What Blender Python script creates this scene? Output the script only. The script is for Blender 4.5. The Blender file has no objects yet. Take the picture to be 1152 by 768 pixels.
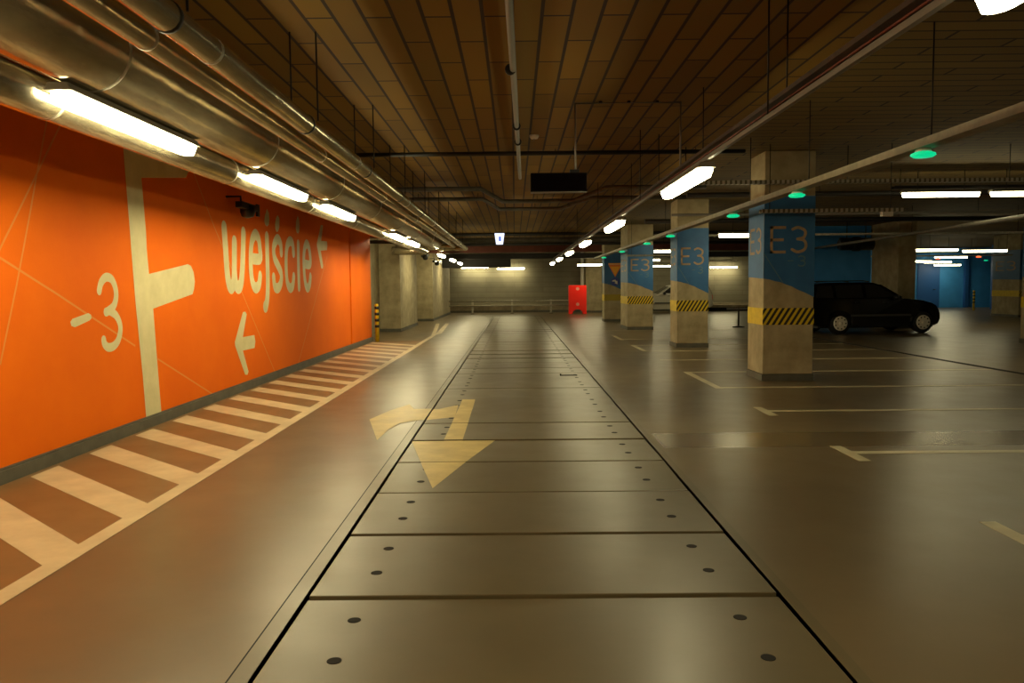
import bpy, bmesh, math, random
from mathutils import Vector, Matrix
random.seed(7)
PI = math.pi
col = bpy.context.scene.collection

# ------------------------------------------------------------------ helpers
ORD = ['first','second','third','fourth','fifth','sixth','seventh','eighth','ninth','tenth','eleventh','twelfth',
 'thirteenth','fourteenth','fifteenth','sixteenth','seventeenth','eighteenth','nineteenth','twentieth']
TENS = ['','','twenty','thirty','forty']
def ordinal(n):
    if n < 20: return ORD[n]
    n += 1; t, u = divmod(n, 10)
    if u == 0: return {20:'twentieth',30:'thirtieth',40:'fortieth'}[n]
    return TENS[t] + '-' + ORD[u-1]

class MB:
    """collects shapes in one bmesh, built as ONE mesh object"""
    def __init__(s): s.bm = bmesh.new()
    def box(s, x0, x1, y0, y1, z0, z1, mi=0):
        v = [s.bm.verts.new(p) for p in ((x0,y0,z0),(x1,y0,z0),(x1,y1,z0),(x0,y1,z0),(x0,y0,z1),(x1,y0,z1),(x1,y1,z1),(x0,y1,z1))]
        for f in ((0,3,2,1),(4,5,6,7),(0,1,5,4),(1,2,6,5),(2,3,7,6),(3,0,4,7)):
            s.bm.faces.new([v[i] for i in f]).material_index = mi
        return s
    def poly(s, pts, mi=0):
        f = s.bm.faces.new([s.bm.verts.new(p) for p in pts]); f.material_index = mi; return s
    def prism(s, pts, d, mi=0):
        """pts: planar 3D outline, d: extrusion vector"""
        d = Vector(d); a = [s.bm.verts.new(p) for p in pts]; b = [s.bm.verts.new(Vector(p)+d) for p in pts]
        n = len(pts)
        s.bm.faces.new(a[::-1]).material_index = mi; s.bm.faces.new(b).material_index = mi
        for i in range(n): s.bm.faces.new((a[i],a[(i+1)%n],b[(i+1)%n],b[i])).material_index = mi
        return s
    def tube(s, path, r, n=12, cap=True, mi=0, smooth=True, radii=None):
        path = [Vector(p) for p in path]; rings = []; ref = None
        for i, p in enumerate(path):
            if i == 0: t = path[1]-p
            elif i == len(path)-1: t = p-path[i-1]
            else: t = (p-path[i-1]).normalized()+(path[i+1]-p).normalized()
            t.normalize()
            if ref is None:
                ref = Vector((0,0,1)) if abs(t.z) < .9 else Vector((1,0,0))
            u = t.cross(ref); 
            if u.length < 1e-4: u = t.cross(Vector((1,0,0)))
            u.normalize(); w = u.cross(t).normalized(); ref = w
            rr = radii[i] if radii else r
            rings.append([s.bm.verts.new(p+(u*math.cos(a)+w*math.sin(a))*rr) for a in [2*PI*k/n for k in range(n)]])
        for A, B in zip(rings, rings[1:]):
            for k in range(n):
                f = s.bm.faces.new((A[k],A[(k+1)%n],B[(k+1)%n],B[k])); f.smooth = smooth; f.material_index = mi
        if cap:
            s.bm.faces.new(rings[0][::-1]).material_index = mi; s.bm.faces.new(rings[-1]).material_index = mi
        return s
    def lathe(s, prof, o, axis='z', n=20, mi=0):
        """prof: (r, h) pairs along the axis from origin o"""
        rings = []
        for r, h in prof:
            ring = []
            for k in range(n):
                a = 2*PI*k/n; c, q = r*math.cos(a), r*math.sin(a)
                p = {'z':(c,q,h),'y':(c,h,q),'x':(h,c,q)}[axis]
                ring.append(s.bm.verts.new(Vector(o)+Vector(p)))
            rings.append(ring)
        for A, B in zip(rings, rings[1:]):
            for k in range(n):
                f = s.bm.faces.new((A[k],A[(k+1)%n],B[(k+1)%n],B[k])); f.smooth = True; f.material_index = mi
        s.bm.faces.new(rings[0]).material_index = mi; s.bm.faces.new(rings[-1]).material_index = mi
        return s
    def ribbon(s, pts, w, to3, mi=0, cap0=True):
        """flat brush stroke of width w along 2D points, rounded ends; to3 maps 2D to 3D"""
        P = catmull(pts)
        L, Rr = [], []
        for i, p in enumerate(P):
            a = P[max(i-1,0)]; b = P[min(i+1,len(P)-1)]
            tx, ty = b[0]-a[0], b[1]-a[1]; l = math.hypot(tx,ty) or 1; nx, ny = -ty/l, tx/l
            L.append((p[0]+nx*w/2, p[1]+ny*w/2)); Rr.append((p[0]-nx*w/2, p[1]-ny*w/2))
        for i in range(len(P)-1):
            s.poly([to3(*L[i]), to3(*L[i+1]), to3(*Rr[i+1]), to3(*Rr[i])], mi)
        for e, q in ((0,1),(len(P)-1,len(P)-2))[0 if cap0 else 1:]:
            dx, dy = P[e][0]-P[q][0], P[e][1]-P[q][1]; a0 = math.atan2(dy,dx)
            s.poly([to3(P[e][0]+math.cos(a0+t)*w/2, P[e][1]+math.sin(a0+t)*w/2) for t in [PI/2-PI*k/8 for k in range(9)]], mi)
        return s
    def build(s, name, mats, parent=None, bevel=0, loc=None, rz=0, seg=2):
        bmesh.ops.recalc_face_normals(s.bm, faces=s.bm.faces)
        me = bpy.data.meshes.new(name); s.bm.to_mesh(me); s.bm.free()
        for m in (mats if isinstance(mats,(list,tuple)) else [mats]): me.materials.append(m)
        o = bpy.data.objects.new(name, me); col.objects.link(o)
        if parent: o.parent = parent
        if loc: o.location = loc
        if rz: o.rotation_euler.z = rz
        if bevel:
            b = o.modifiers.new('bevel','BEVEL'); b.width = bevel; b.segments = seg; b.limit_method = 'ANGLE'; b.angle_limit = math.radians(40)
        return o

def catmull(pts, k=5):
    if len(pts) < 3: return list(pts)
    out = []; P = [pts[0]]+list(pts)+[pts[-1]]
    for i in range(1, len(P)-2):
        p0,p1,p2,p3 = P[i-1],P[i],P[i+1],P[i+2]
        for j in range(k):
            t = j/k
            out.append(tuple(.5*((2*p1[c])+(-p0[c]+p2[c])*t+(2*p0[c]-5*p1[c]+4*p2[c]-p3[c])*t*t+(-p0[c]+3*p1[c]-3*p2[c]+p3[c])*t**3) for c in (0,1)))
    out.append(tuple(pts[-1])); return out

def tag(o, label, cat, group=None, kind=None):
    o['label'] = label; o['category'] = cat
    if group: o['group'] = group
    if kind: o['kind'] = kind
    return o
def thing(name, label, cat, loc=(0,0,0), rz=0, group=None):
    o = bpy.data.objects.new(name, None); o.empty_display_size = .2; col.objects.link(o)
    o.location = loc; o.rotation_euler.z = rz
    return tag(o, label, cat, group)
def copy_tree(o, parent=None, loc=None, rz=None):
    c = o.copy(); col.objects.link(c)
    if parent: c.parent = parent
    if loc is not None: c.location = loc
    if rz is not None: c.rotation_euler.z = rz
    for ch in KIDS.get(o.name, []): copy_tree(ch, c)
    return c
KIDS = {}
def kids(root):
    """remember the children of a finished thing, two levels deep, so that copies are cheap"""
    allo = list(col.objects)
    def rec(o):
        KIDS[o.name] = [x for x in allo if x.parent == o]
        for x in KIDS[o.name]: rec(x)
    rec(root); return root

# ------------------------------------------------------------------ materials
def new_mat(name):
    m = bpy.data.materials.new(name); m.use_nodes = True
    nt = m.node_tree; return m, nt, nt.nodes['Principled BSDF']
def srgb(r,g,b):
    return tuple(((c/255)/12.92 if c/255 <= .04045 else ((c/255+.055)/1.055)**2.4) for c in (r,g,b))+(1,)
def N(nt, t, **kw):
    n = nt.nodes.new(t)
    for k, v in kw.items():
        if k in n.inputs: n.inputs[k].default_value = v
        else: setattr(n, k, v)
    return n
def coords(nt, scale=(1,1,1), rot=(0,0,0), loc=(0,0,0)):
    g = N(nt,'ShaderNodeTexCoord'); mp = N(nt,'ShaderNodeMapping')
    mp.inputs['Scale'].default_value = scale; mp.inputs['Rotation'].default_value = rot; mp.inputs['Location'].default_value = loc
    nt.links.new(g.outputs['Object'], mp.inputs['Vector']); return mp.outputs['Vector']
def mottled(name, c1, c2, scale=3, rough=.6, rough2=None, metal=0, bump=0, bscale=None, detail=6, stretch=(1,1,1), spec=.5, coat=0):
    m, nt, b = new_mat(name); v = coords(nt, stretch)
    n = N(nt,'ShaderNodeTexNoise', Scale=scale, Detail=detail, Roughness=.6); nt.links.new(v, n.inputs['Vector'])
    r = N(nt,'ShaderNodeValToRGB'); r.color_ramp.elements[0].position = .35; r.color_ramp.elements[1].position = .68
    r.color_ramp.elements[0].color = c1; r.color_ramp.elements[1].color = c2
    nt.links.new(n.outputs['Fac'], r.inputs['Fac']); nt.links.new(r.outputs['Color'], b.inputs['Base Color'])
    b.inputs['Roughness'].default_value = rough; b.inputs['Metallic'].default_value = metal; b.inputs['Specular IOR Level'].default_value = spec
    if coat: b.inputs['Coat Weight'].default_value = coat
    if rough2 is not None:
        mr = N(nt,'ShaderNodeMapRange'); mr.inputs['To Min'].default_value = rough; mr.inputs['To Max'].default_value = rough2
        mr.inputs['From Min'].default_value = .3; mr.inputs['From Max'].default_value = .7
        nt.links.new(n.outputs['Fac'], mr.inputs['Value']); nt.links.new(mr.outputs['Result'], b.inputs['Roughness'])
    if bump:
        n2 = N(nt,'ShaderNodeTexNoise', Scale=bscale or scale*6, Detail=4); nt.links.new(v, n2.inputs['Vector'])
        bp = N(nt,'ShaderNodeBump', Strength=bump, Distance=.02); nt.links.new(n2.outputs['Fac'], bp.inputs['Height'])
        nt.links.new(bp.outputs['Normal'], b.inputs['Normal'])
    return m
def plain(name, c, rough=.5, metal=0, emit=None, strength=0, spec=.5):
    m, nt, b = new_mat(name)
    b.inputs['Base Color'].default_value = c; b.inputs['Roughness'].default_value = rough; b.inputs['Metallic'].default_value = metal
    b.inputs['Specular IOR Level'].default_value = spec
    if emit: b.inputs['Emission Color'].default_value = emit; b.inputs['Emission Strength'].default_value = strength
    return m

M = {}
M['orange'] = mottled('orange wall paint', srgb(236,106,0), srgb(242,114,0), scale=1.2, rough=.75, bump=.05, bscale=40, spec=.15)
M['cream'] = mottled('cream paint on wall', srgb(208,196,150), srgb(222,210,165), scale=4, rough=.65, spec=.3)
M['thinline'] = plain('pale hairline paint', srgb(232,140,60), .7, spec=.3)
M['concrete'] = mottled('cast concrete', srgb(128,116,92), srgb(168,154,126), scale=2.2, rough=.8, bump=.25, bscale=18)
M['coltop'] = mottled('column concrete', srgb(142,130,98), srgb(174,160,126), scale=3.2, rough=.8, bump=.2, bscale=22)
M['plinth'] = mottled('grey skirting paint', srgb(78,76,66), srgb(92,90,78), scale=6, rough=.55)
M['bluepaint'] = mottled('blue column paint', srgb(38,92,144), srgb(46,104,158), scale=3, rough=.55)
M['bluewall'] = mottled('blue wall paint', srgb(56,138,215), srgb(66,150,228), scale=2, rough=.5)
M['bluedoor'] = plain('darker blue door paint', srgb(36,88,160), .5)
M['coltext'] = mottled('tan stencilled paint', srgb(146,126,98), srgb(170,146,112), scale=10, rough=.65)
M['dimtext'] = plain('faint grey blue stencilled paint', srgb(86,118,132), .65)
M['yellow'] = mottled('hazard yellow tape', srgb(196,168,10), srgb(220,190,20), scale=8, rough=.45)
M['foil'] = mottled('wrinkled foil cladding', srgb(178,168,146), srgb(214,204,178), scale=5, rough=.2, rough2=.26, metal=.88, bump=.3, bscale=11, stretch=(1,.35,1))
M['galv'] = mottled('galvanised steel', srgb(150,144,128), srgb(186,180,160), scale=14, rough=.45, metal=.4)
M['traysteel'] = mottled('dusty tray steel', srgb(112,104,84), srgb(134,126,102), scale=10, rough=.55)
M['darksteel'] = plain('dark steel', srgb(38,34,30), .5, .6)
M['black'] = plain('black plastic', srgb(14,14,15), .4)
M['blackpipe'] = mottled('black pipe insulation', srgb(20,18,16), srgb(30,26,24), scale=6, rough=.6)
M['greyduct'] = mottled('dull grey duct', srgb(84,80,72), srgb(108,102,92), scale=4, rough=.6, metal=.3)
M['rust'] = mottled('red brown primer beam', srgb(84,38,24), srgb(104,50,30), scale=4, rough=.7)
M['white'] = plain('white enamel', srgb(205,200,185), .4)
M['housing'] = plain('grey lamp housing', srgb(120,118,108), .5)
M['conduit'] = plain('grey plastic conduit', srgb(110,106,98), .5)
M['red'] = plain('red plastic', srgb(248,30,8), .4)
M['paleplastic'] = plain('pale reflector disc', srgb(238,150,130), .4)
M['rubber'] = plain('tyre rubber', srgb(16,16,17), .75)
LAMP = (1,.88,.50,1)
for nm, st in (('lamp_left',50),('lamp',32),('lamp_bay',21),('lamp_far',48)):
    M[nm] = plain('lit %s diffuser' % nm, srgb(255,250,235), .4, emit=LAMP, strength=st)
M['green'] = plain('green parking lamp', srgb(20,160,110), .3, emit=(0.0,1,.42,1), strength=.6)
M['redled'] = plain('red parking lamp', srgb(180,40,20), .3, emit=(1,.12,.03,1), strength=2)
M['exitface'] = plain('lit bluish white sign face', srgb(220,230,250), .4, emit=(.62,.72,1,1), strength=1.6)
M['exitmark'] = plain('blue mark on lit sign', srgb(60,90,190), .4, emit=(.15,.25,.8,1), strength=.7)

# floor: worn grey brown epoxy, glossy, with a smoother repaired strip across it
def floor_mat(name, c1, c2, strip=True, r0=.285, r1=.37):
    m, nt, b = new_mat(name); v = N(nt,'ShaderNodeNewGeometry').outputs['Position']
    n = N(nt,'ShaderNodeTexNoise', Scale=.7, Detail=8, Roughness=.62); nt.links.new(v, n.inputs['Vector'])
    r = N(nt,'ShaderNodeValToRGB'); r.color_ramp.elements[0].position=.15; r.color_ramp.elements[1].position=.85
    r.color_ramp.elements[0].color=c1; r.color_ramp.elements[1].color=c2
    nt.links.new(n.outputs['Fac'], r.inputs['Fac']); nt.links.new(r.outputs['Color'], b.inputs['Base Color'])
    n2 = N(nt,'ShaderNodeTexNoise', Scale=2.3, Detail=6, Roughness=.6); nt.links.new(v, n2.inputs['Vector'])
    mr = N(nt,'ShaderNodeMapRange'); mr.inputs['From Min'].default_value=.2; mr.inputs['From Max'].default_value=.8
    mr.inputs['To Min'].default_value=r0; mr.inputs['To Max'].default_value=r1
    nt.links.new(n2.outputs['Fac'], mr.inputs['Value']); rough = mr.outputs['Result']
    if strip:
        sx = N(nt,'ShaderNodeSeparateXYZ'); nt.links.new(v, sx.inputs[0])
        def step(sock, a, bb):
            q = N(nt,'ShaderNodeMapRange'); q.inputs['From Min'].default_value=a; q.inputs['From Max'].default_value=bb
            nt.links.new(sock, q.inputs['Value']); return q.outputs['Result']
        a = step(sx.outputs['Y'], 6.85, 6.9); c = step(sx.outputs['Y'], 7.6, 7.55); e = step(sx.outputs['X'], 1.3, 1.35)
        mu = N(nt,'ShaderNodeMath', operation='MULTIPLY'); nt.links.new(a, mu.inputs[0]); nt.links.new(c, mu.inputs[1])
        mu2 = N(nt,'ShaderNodeMath', operation='MULTIPLY'); nt.links.new(mu.outputs[0], mu2.inputs[0]); nt.links.new(e, mu2.inputs[1])
        mx = N(nt,'ShaderNodeMix'); mx.data_type='FLOAT'; nt.links.new(mu2.outputs[0], mx.inputs['Factor'])
        nt.links.new(rough, mx.inputs[2]); mx.inputs[3].default_value = .22; rough = mx.outputs[0]
    nt.links.new(rough, b.inputs['Roughness'])
    n3 = N(nt,'ShaderNodeTexNoise', Scale=5, Detail=3, Roughness=.5); nt.links.new(v, n3.inputs['Vector'])
    bp = N(nt,'ShaderNodeBump', Strength=.06, Distance=.01); nt.links.new(n3.outputs['Fac'], bp.inputs['Height']); nt.links.new(bp.outputs['Normal'], b.inputs['Normal'])
    return m
M['floor'] = floor_mat('grey brown epoxy floor', srgb(90,76,55), srgb(114,98,70))
M['plate'] = floor_mat('trowelled trench cover', srgb(80,70,48), srgb(106,93,65), strip=False, r0=.3, r1=.4)
M['walkfloor'] = floor_mat('brown walkway floor paint', srgb(116,87,52), srgb(130,99,60), strip=False, r0=.35, r1=.5)
M['line'] = mottled('pale road marking', srgb(190,172,136), srgb(212,194,156), scale=3, rough=.45)
M['baylines'] = mottled('worn bay marking', srgb(176,164,130), srgb(200,188,152), scale=3, rough=.4)
M['arrowpaint'] = mottled('worn yellowish arrow paint', srgb(178,156,96), srgb(206,184,116), scale=3.5, rough=.42)
M['trench'] = plain('dark trench', srgb(14,12,10), .9)

# ceiling boards, narrow boards laid in running bond
def ceil_mat():
    m, nt, b = new_mat('tan ceiling boards'); v = coords(nt)
    sx = N(nt,'ShaderNodeSeparateXYZ'); nt.links.new(v, sx.inputs[0])
    ca = N(nt,'ShaderNodeCombineXYZ'); nt.links.new(sx.outputs['Y'], ca.inputs['X']); nt.links.new(sx.outputs['X'], ca.inputs['Y'])
    cb = N(nt,'ShaderNodeCombineXYZ'); nt.links.new(sx.outputs['X'], cb.inputs['X']); nt.links.new(sx.outputs['Y'], cb.inputs['Y'])
    outs = []
    for c, w, (p, q, mo) in ((ca,1.16,(srgb(124,93,3),srgb(105,77,1),srgb(40,22,4))),(cb,1.16,(srgb(108,86,32),srgb(96,76,26),srgb(34,22,6)))):
        t = N(nt,'ShaderNodeTexBrick'); t.offset=.5; nt.links.new(c.outputs[0], t.inputs['Vector'])
        t.inputs['Scale'].default_value=1; t.inputs['Brick Width'].default_value=w; t.inputs['Row Height'].default_value=.215
        t.inputs['Mortar Size'].default_value=.016; t.inputs['Mortar Smooth'].default_value=.3
        t.inputs['Color1'].default_value=p; t.inputs['Color2'].default_value=q; t.inputs['Mortar'].default_value=mo; outs.append(t)
    st = N(nt,'ShaderNodeMath', operation='GREATER_THAN'); nt.links.new(sx.outputs['X'], st.inputs[0]); st.inputs[1].default_value=3.05
    mx = N(nt,'ShaderNodeMix'); mx.data_type='RGBA'; nt.links.new(st.outputs[0], mx.inputs['Factor'])
    nt.links.new(outs[0].outputs['Color'], mx.inputs[6]); nt.links.new(outs[1].outputs['Color'], mx.inputs[7])
    nt.links.new(mx.outputs[2], b.inputs['Base Color']); b.inputs['Roughness'].default_value=.85
    return m
M['ceiling'] = ceil_mat()
# board marked concrete of the far wall
def board_mat():
    m, nt, b = new_mat('board marked concrete'); v = coords(nt)
    sx = N(nt,'ShaderNodeSeparateXYZ'); nt.links.new(v, sx.inputs[0])
    c = N(nt,'ShaderNodeCombineXYZ'); nt.links.new(sx.outputs['X'], c.inputs['X']); nt.links.new(sx.outputs['Z'], c.inputs['Y'])
    t = N(nt,'ShaderNodeTexBrick'); nt.links.new(c.outputs[0], t.inputs['Vector']); t.inputs['Scale'].default_value=1
    t.inputs['Brick Width'].default_value=3.2; t.inputs['Row Height'].default_value=.28; t.inputs['Mortar Size'].default_value=.012
    t.inputs['Color1'].default_value=srgb(142,136,114); t.inputs['Color2'].default_value=srgb(130,124,103); t.inputs['Mortar'].default_value=srgb(120,110,90)
    n = N(nt,'ShaderNodeTexNoise', Scale=1.1, Detail=7); nt.links.new(v, n.inputs['Vector'])
    mx = N(nt,'ShaderNodeMix'); mx.data_type='RGBA'; mx.blend_type='MULTIPLY'; mx.inputs['Factor'].default_value=.5
    nt.links.new(t.outputs['Color'], mx.inputs[6]); nt.links.new(n.outputs['Fac'], mx.inputs[7])
    nt.links.new(mx.outputs[2], b.inputs['Base Color']); b.inputs['Roughness'].default_value=.8
    return m
M['boards'] = board_mat()
# diagonal yellow and black stripes
def hazard_mat(name='diagonal hazard tape', period=.088):
    m, nt, b = new_mat(name); v = coords(nt)
    sx = N(nt,'ShaderNodeSeparateXYZ'); nt.links.new(v, sx.inputs[0])
    s = N(nt,'ShaderNodeMath', operation='SUBTRACT'); nt.links.new(sx.outputs['X'], s.inputs[0])
    k = N(nt,'ShaderNodeMath', operation='MULTIPLY'); nt.links.new(sx.outputs['Z'], k.inputs[0]); k.inputs[1].default_value=.62
    nt.links.new(k.outputs[0], s.inputs[1])
    d = N(nt,'ShaderNodeMath', operation='DIVIDE'); nt.links.new(s.outputs[0], d.inputs[0]); d.inputs[1].default_value=period
    fr = N(nt,'ShaderNodeMath', operation='FRACT'); nt.links.new(d.outputs[0], fr.inputs[0])
    g = N(nt,'ShaderNodeMath', operation='GREATER_THAN'); nt.links.new(fr.outputs[0], g.inputs[0]); g.inputs[1].default_value=.5
    mx = N(nt,'ShaderNodeMix'); mx.data_type='RGBA'; nt.links.new(g.outputs[0], mx.inputs['Factor'])
    mx.inputs[6].default_value=srgb(210,180,20); mx.inputs[7].default_value=srgb(22,18,14)
    nt.links.new(mx.outputs[2], b.inputs['Base Color']); b.inputs['Roughness'].default_value=.45
    return m
M['hazard'] = hazard_mat()
# slotted tray: slots repeat along the tray's length
def slot_mat(name, axis, c1, c2, period=.06):
    m, nt, b = new_mat(name); v = coords(nt)
    sx = N(nt,'ShaderNodeSeparateXYZ'); nt.links.new(v, sx.inputs[0])
    d = N(nt,'ShaderNodeMath', operation='DIVIDE'); nt.links.new(sx.outputs[axis], d.inputs[0]); d.inputs[1].default_value=period
    fr = N(nt,'ShaderNodeMath', operation='FRACT'); nt.links.new(d.outputs[0], fr.inputs[0])
    g = N(nt,'ShaderNodeMath', operation='GREATER_THAN'); nt.links.new(fr.outputs[0], g.inputs[0]); g.inputs[1].default_value=.55
    mx = N(nt,'ShaderNodeMix'); mx.data_type='RGBA'; nt.links.new(g.outputs[0], mx.inputs['Factor'])
    mx.inputs[6].default_value=c1; mx.inputs[7].default_value=c2
    nt.links.new(mx.outputs[2], b.inputs['Base Color']); b.inputs['Roughness'].default_value=.45; b.inputs['Metallic'].default_value=.4
    return m
M['slots'] = slot_mat('slotted tray', 'X', srgb(176,170,152), srgb(96,90,76), .07)
M['rustdark'] = mottled('brown dusty steel', srgb(44,30,18), srgb(64,42,26), scale=7, rough=.7)
M['matteblack'] = plain('matte black', srgb(9,6,6), .9, spec=.1)

# ------------------------------------------------------------------ the setting
CEIL = 3.4; XW = -3.9
def struct(o, label, cat='structure'): return tag(o, label, cat, kind='structure')
fl = MB()
fl.box(-9,-1.0,-8,47,-.3,0); fl.box(1.235,33,-8,47,-.3,0); fl.box(-1.0,1.235,38.6,47,-.3,0); fl.box(-1.0,1.235,-8,-7.2,-.3,0)
floor = struct(fl.build('floor', M['floor']), 'grey brown glossy epoxy floor of the underground car park', 'floor')
MB().box(-1.0,1.235,-7.2,38.6,-.6,-.55).build('trench_bottom', M['trench'], floor)
e = MB(); e.box(-1.075,-1.0,-7.2,38.6,-.06,.003); e.build('trench_edge', M['plate'], floor)
e = MB(); e.box(-1.083,-1.075,-7.2,38.6,0,.002); e.build('edge_joint', M['trench'], floor)
e = MB(); e.box(1.235,1.29,-7.2,38.6,-.06,.003); e.build('trench_edge', M['plate'], floor)
# brown walkway along the orange wall, its edge line and its slanted bars
w = MB(); w.box(-3.86,-2.5,-7.9,21.1,0,.0015); w.build('walkway_paint', M['walkfloor'], floor)
z2 = .003
l = MB(); l.poly([(-2.51,-7.9,z2),(-2.39,-7.9,z2),(-2.39,23.3,z2),(-2.51,23.3,z2)]); l.poly([(-2.51,23.3,z2),(-2.39,23.3,z2),(-3.0,31,z2),(-3.14,31,z2)])
l.poly([(-2.44,23.6,z2),(-2.3,24.4,z2),(-2.62,31,z2),(-2.76,31,z2)])
l.build('walkway_edge_line', M['line'], floor)
for k in range(-14, 19):
    y = 4.86 + .845*k; b = MB()
    p = [(-2.5,y),(-2.5,y+.34),(-3.8,y+1.52),(-3.8,y+1.14)]
    if p[3][1] > 20.9: break
    b.poly([(a,c,z2-.0005) for a, c in p]); b.build('walkway_bar', M['line'], floor)
# bay markings: lines running right with cross bars at their left ends
def bay(y0, y1, ys):
    b = MB(); b.box(2.8,2.9,y0,y1,0,.002)
    for y in ys: b.box(2.9,7.9,y-.05,y+.05,0,.002)
    b.build('bay_marking', M['baylines'], floor)
bay(1.8,2.4,[2.1]); bay(4.05,4.65,[4.35]); bay(6.3,6.9,[6.62]); bay(8.55,9.15,[8.86]); bay(10.85,12.95,[10.92,12.9]); bay(15.0,15.1,[15.05]); bay(17.05,18.85,[17.1,18.8]); bay(20.7,22.5,[21.0]); bay(25.0,25.1,[25.05])
# drain channel across the bays on the right
d = MB(); d.box(7.93,8.05,10,21,.0,.004); d.build('drain_channel', M['trench'], floor)
# painted direction arrow, lying half on the floor, half on the covers
WALL_STROKES = {'w': [[(10.556, 2.276), (10.583, 2.027), (10.612, 1.691), (10.668, 1.523), (10.747, 1.475), (10.831, 1.523), (10.877, 1.658), (10.925, 2.102)], [(10.886, 1.697), (10.923, 1.523), (11.017, 1.475), (11.116, 1.514), (11.187, 1.663), (11.245, 1.902), (11.302, 2.252)]], 'e': [[(11.665, 1.898), (12.011, 1.913), (12.012, 2.057), (11.968, 2.203), (11.828, 2.267), (11.682, 2.186), (11.607, 2.038), (11.574, 1.833), (11.591, 1.628), (11.665, 1.505), (11.786, 1.464), (11.92, 1.516), (11.984, 1.644)]], 'j': [[(12.368, 2.259), (12.36, 1.9), (12.346, 1.55), (12.301, 1.31), (12.219, 1.181), (12.177, 1.171)]], 's': [[(13.109, 2.052), (13.085, 2.189), (12.932, 2.265), (12.76, 2.183), (12.697, 2.068), (12.749, 1.935), (12.946, 1.805), (13.073, 1.693), (13.043, 1.554), (12.881, 1.461), (12.704, 1.484), (12.653, 1.63)]], 'c': [[(13.834, 2.071), (13.798, 2.227), (13.65, 2.274), (13.476, 2.198), (13.383, 2.005), (13.364, 1.744), (13.41, 1.555), (13.549, 1.46), (13.723, 1.496), (13.808, 1.655)]], 'i': [[(14.153, 2.246), (14.128, 1.834), (14.127, 1.471)]], 'e2': [[(14.585, 1.901), (14.941, 1.912), (14.943, 2.118), (14.837, 2.257), (14.701, 2.276), (14.565, 2.179), (14.496, 1.971), (14.507, 1.715), (14.583, 1.523), (14.713, 1.453), (14.86, 1.523), (14.936, 1.669)]]}
WALL_THREE = [[(7.323, 1.446), (7.363, 1.522), (7.451, 1.573), (7.556, 1.557), (7.619, 1.479), (7.629, 1.388), (7.577, 1.299), (7.465, 1.251), (7.426, 1.243)], [(7.486, 1.255), (7.604, 1.208), (7.673, 1.126), (7.679, 1.045), (7.626, 0.957), (7.533, 0.908), (7.434, 0.906), (7.374, 0.942), (7.361, 0.982)]]
WALL_POLYS = {'stem': [(7.923, 2.996), (9.999, 3.357), (9.74, 2.952), (9.441, 2.845), (9.384, 2.774), (8.258, 2.62), (8.307, 2.069), (8.308, 1.882), (8.337, 1.619), (9.34, 1.751), (9.428, 1.733), (9.499, 1.659), (9.525, 1.546), (9.493, 1.455), (9.443, 1.393), (8.4, 1.248), (8.437, 0.735), (8.492, 0.097), (8.138, 0.099), (8.098, 0.579), (8.012, 1.323), (7.971, 1.866), (7.961, 2.045), (7.899, 2.842)], 'minus': [(6.821, 1.176), (6.855, 1.202), (7.117, 1.244), (7.161, 1.226), (7.165, 1.193), (7.126, 1.174), (6.89, 1.126), (6.836, 1.14)], 'arrow1': [(11.169, 1.119), (11.275, 1.123), (11.325, 1.085), (11.134, 0.763), (11.627, 0.762), (11.663, 0.664), (11.619, 0.568), (11.116, 0.571), (11.32, 0.248), (11.272, 0.205), (11.176, 0.216), (10.818, 0.659), (10.804, 0.714)], 'arrow2': [(15.839, 2.712), (15.955, 2.735), (16.022, 2.712), (15.839, 2.401), (16.332, 2.42), (16.346, 2.326), (16.312, 2.238), (15.784, 2.203), (15.958, 1.907), (15.905, 1.844), (15.792, 1.852), (15.503, 2.264), (15.489, 2.331)], 'jdot': [(12.413, 2.708), (12.505, 2.651), (12.522, 2.543), (12.486, 2.464), (12.392, 2.428), (12.305, 2.45), (12.27, 2.505), (12.305, 2.59)], 'sacute': [(12.972, 2.661), (13.058, 2.612), (13.044, 2.473), (12.976, 2.4), (12.89, 2.371), (12.827, 2.412), (12.814, 2.501), (12.876, 2.607)], 'idot': [(14.17, 2.757), (14.255, 2.702), (14.279, 2.579), (14.241, 2.476), (14.163, 2.433), (14.076, 2.452), (14.019, 2.51), (14.051, 2.648)]}
WALL_LINES = [[(6.855, 2.914), (6.451, 2.408), (6.171, 2.058), (5.614, 1.372)], [(6.634, 2.89), (6.451, 2.408), (6.331, 2.073), (6.114, 1.501), (5.866, 0.896)], [(5.563, 1.846), (5.934, 1.702), (6.441, 1.502), (6.597, 1.442), (7.972, 0.877)], [(8.455, 0.7), (9.936, 0.112)], [(9.576, 2.907), (10.216, 2.253), (11.144, 1.417), (12.563, 0.112)], [(16.325, 2.115), (13.935, 0.102)]]
FLOOR_ARROW = {'arrow_shaft': [(-0.686, 9.984), (-0.521, 9.974), (-0.507, 7.295), (-0.685, 7.303)], 'arrow_head': [(-0.988, 7.303), (-0.199, 7.315), (-0.608, 5.564), (-0.764, 6.248)], 'turn': [(-1.613, 8.509), (-1.482, 9.127), (-1.316, 9.606), (-1.214, 9.216), (-1.05, 9.228), (-0.92, 9.252), (-0.708, 9.536), (-0.682, 8.643), (-0.966, 8.475), (-1.108, 8.394), (-1.239, 8.254), (-1.302, 7.908), (-1.322, 7.331)]}

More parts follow.
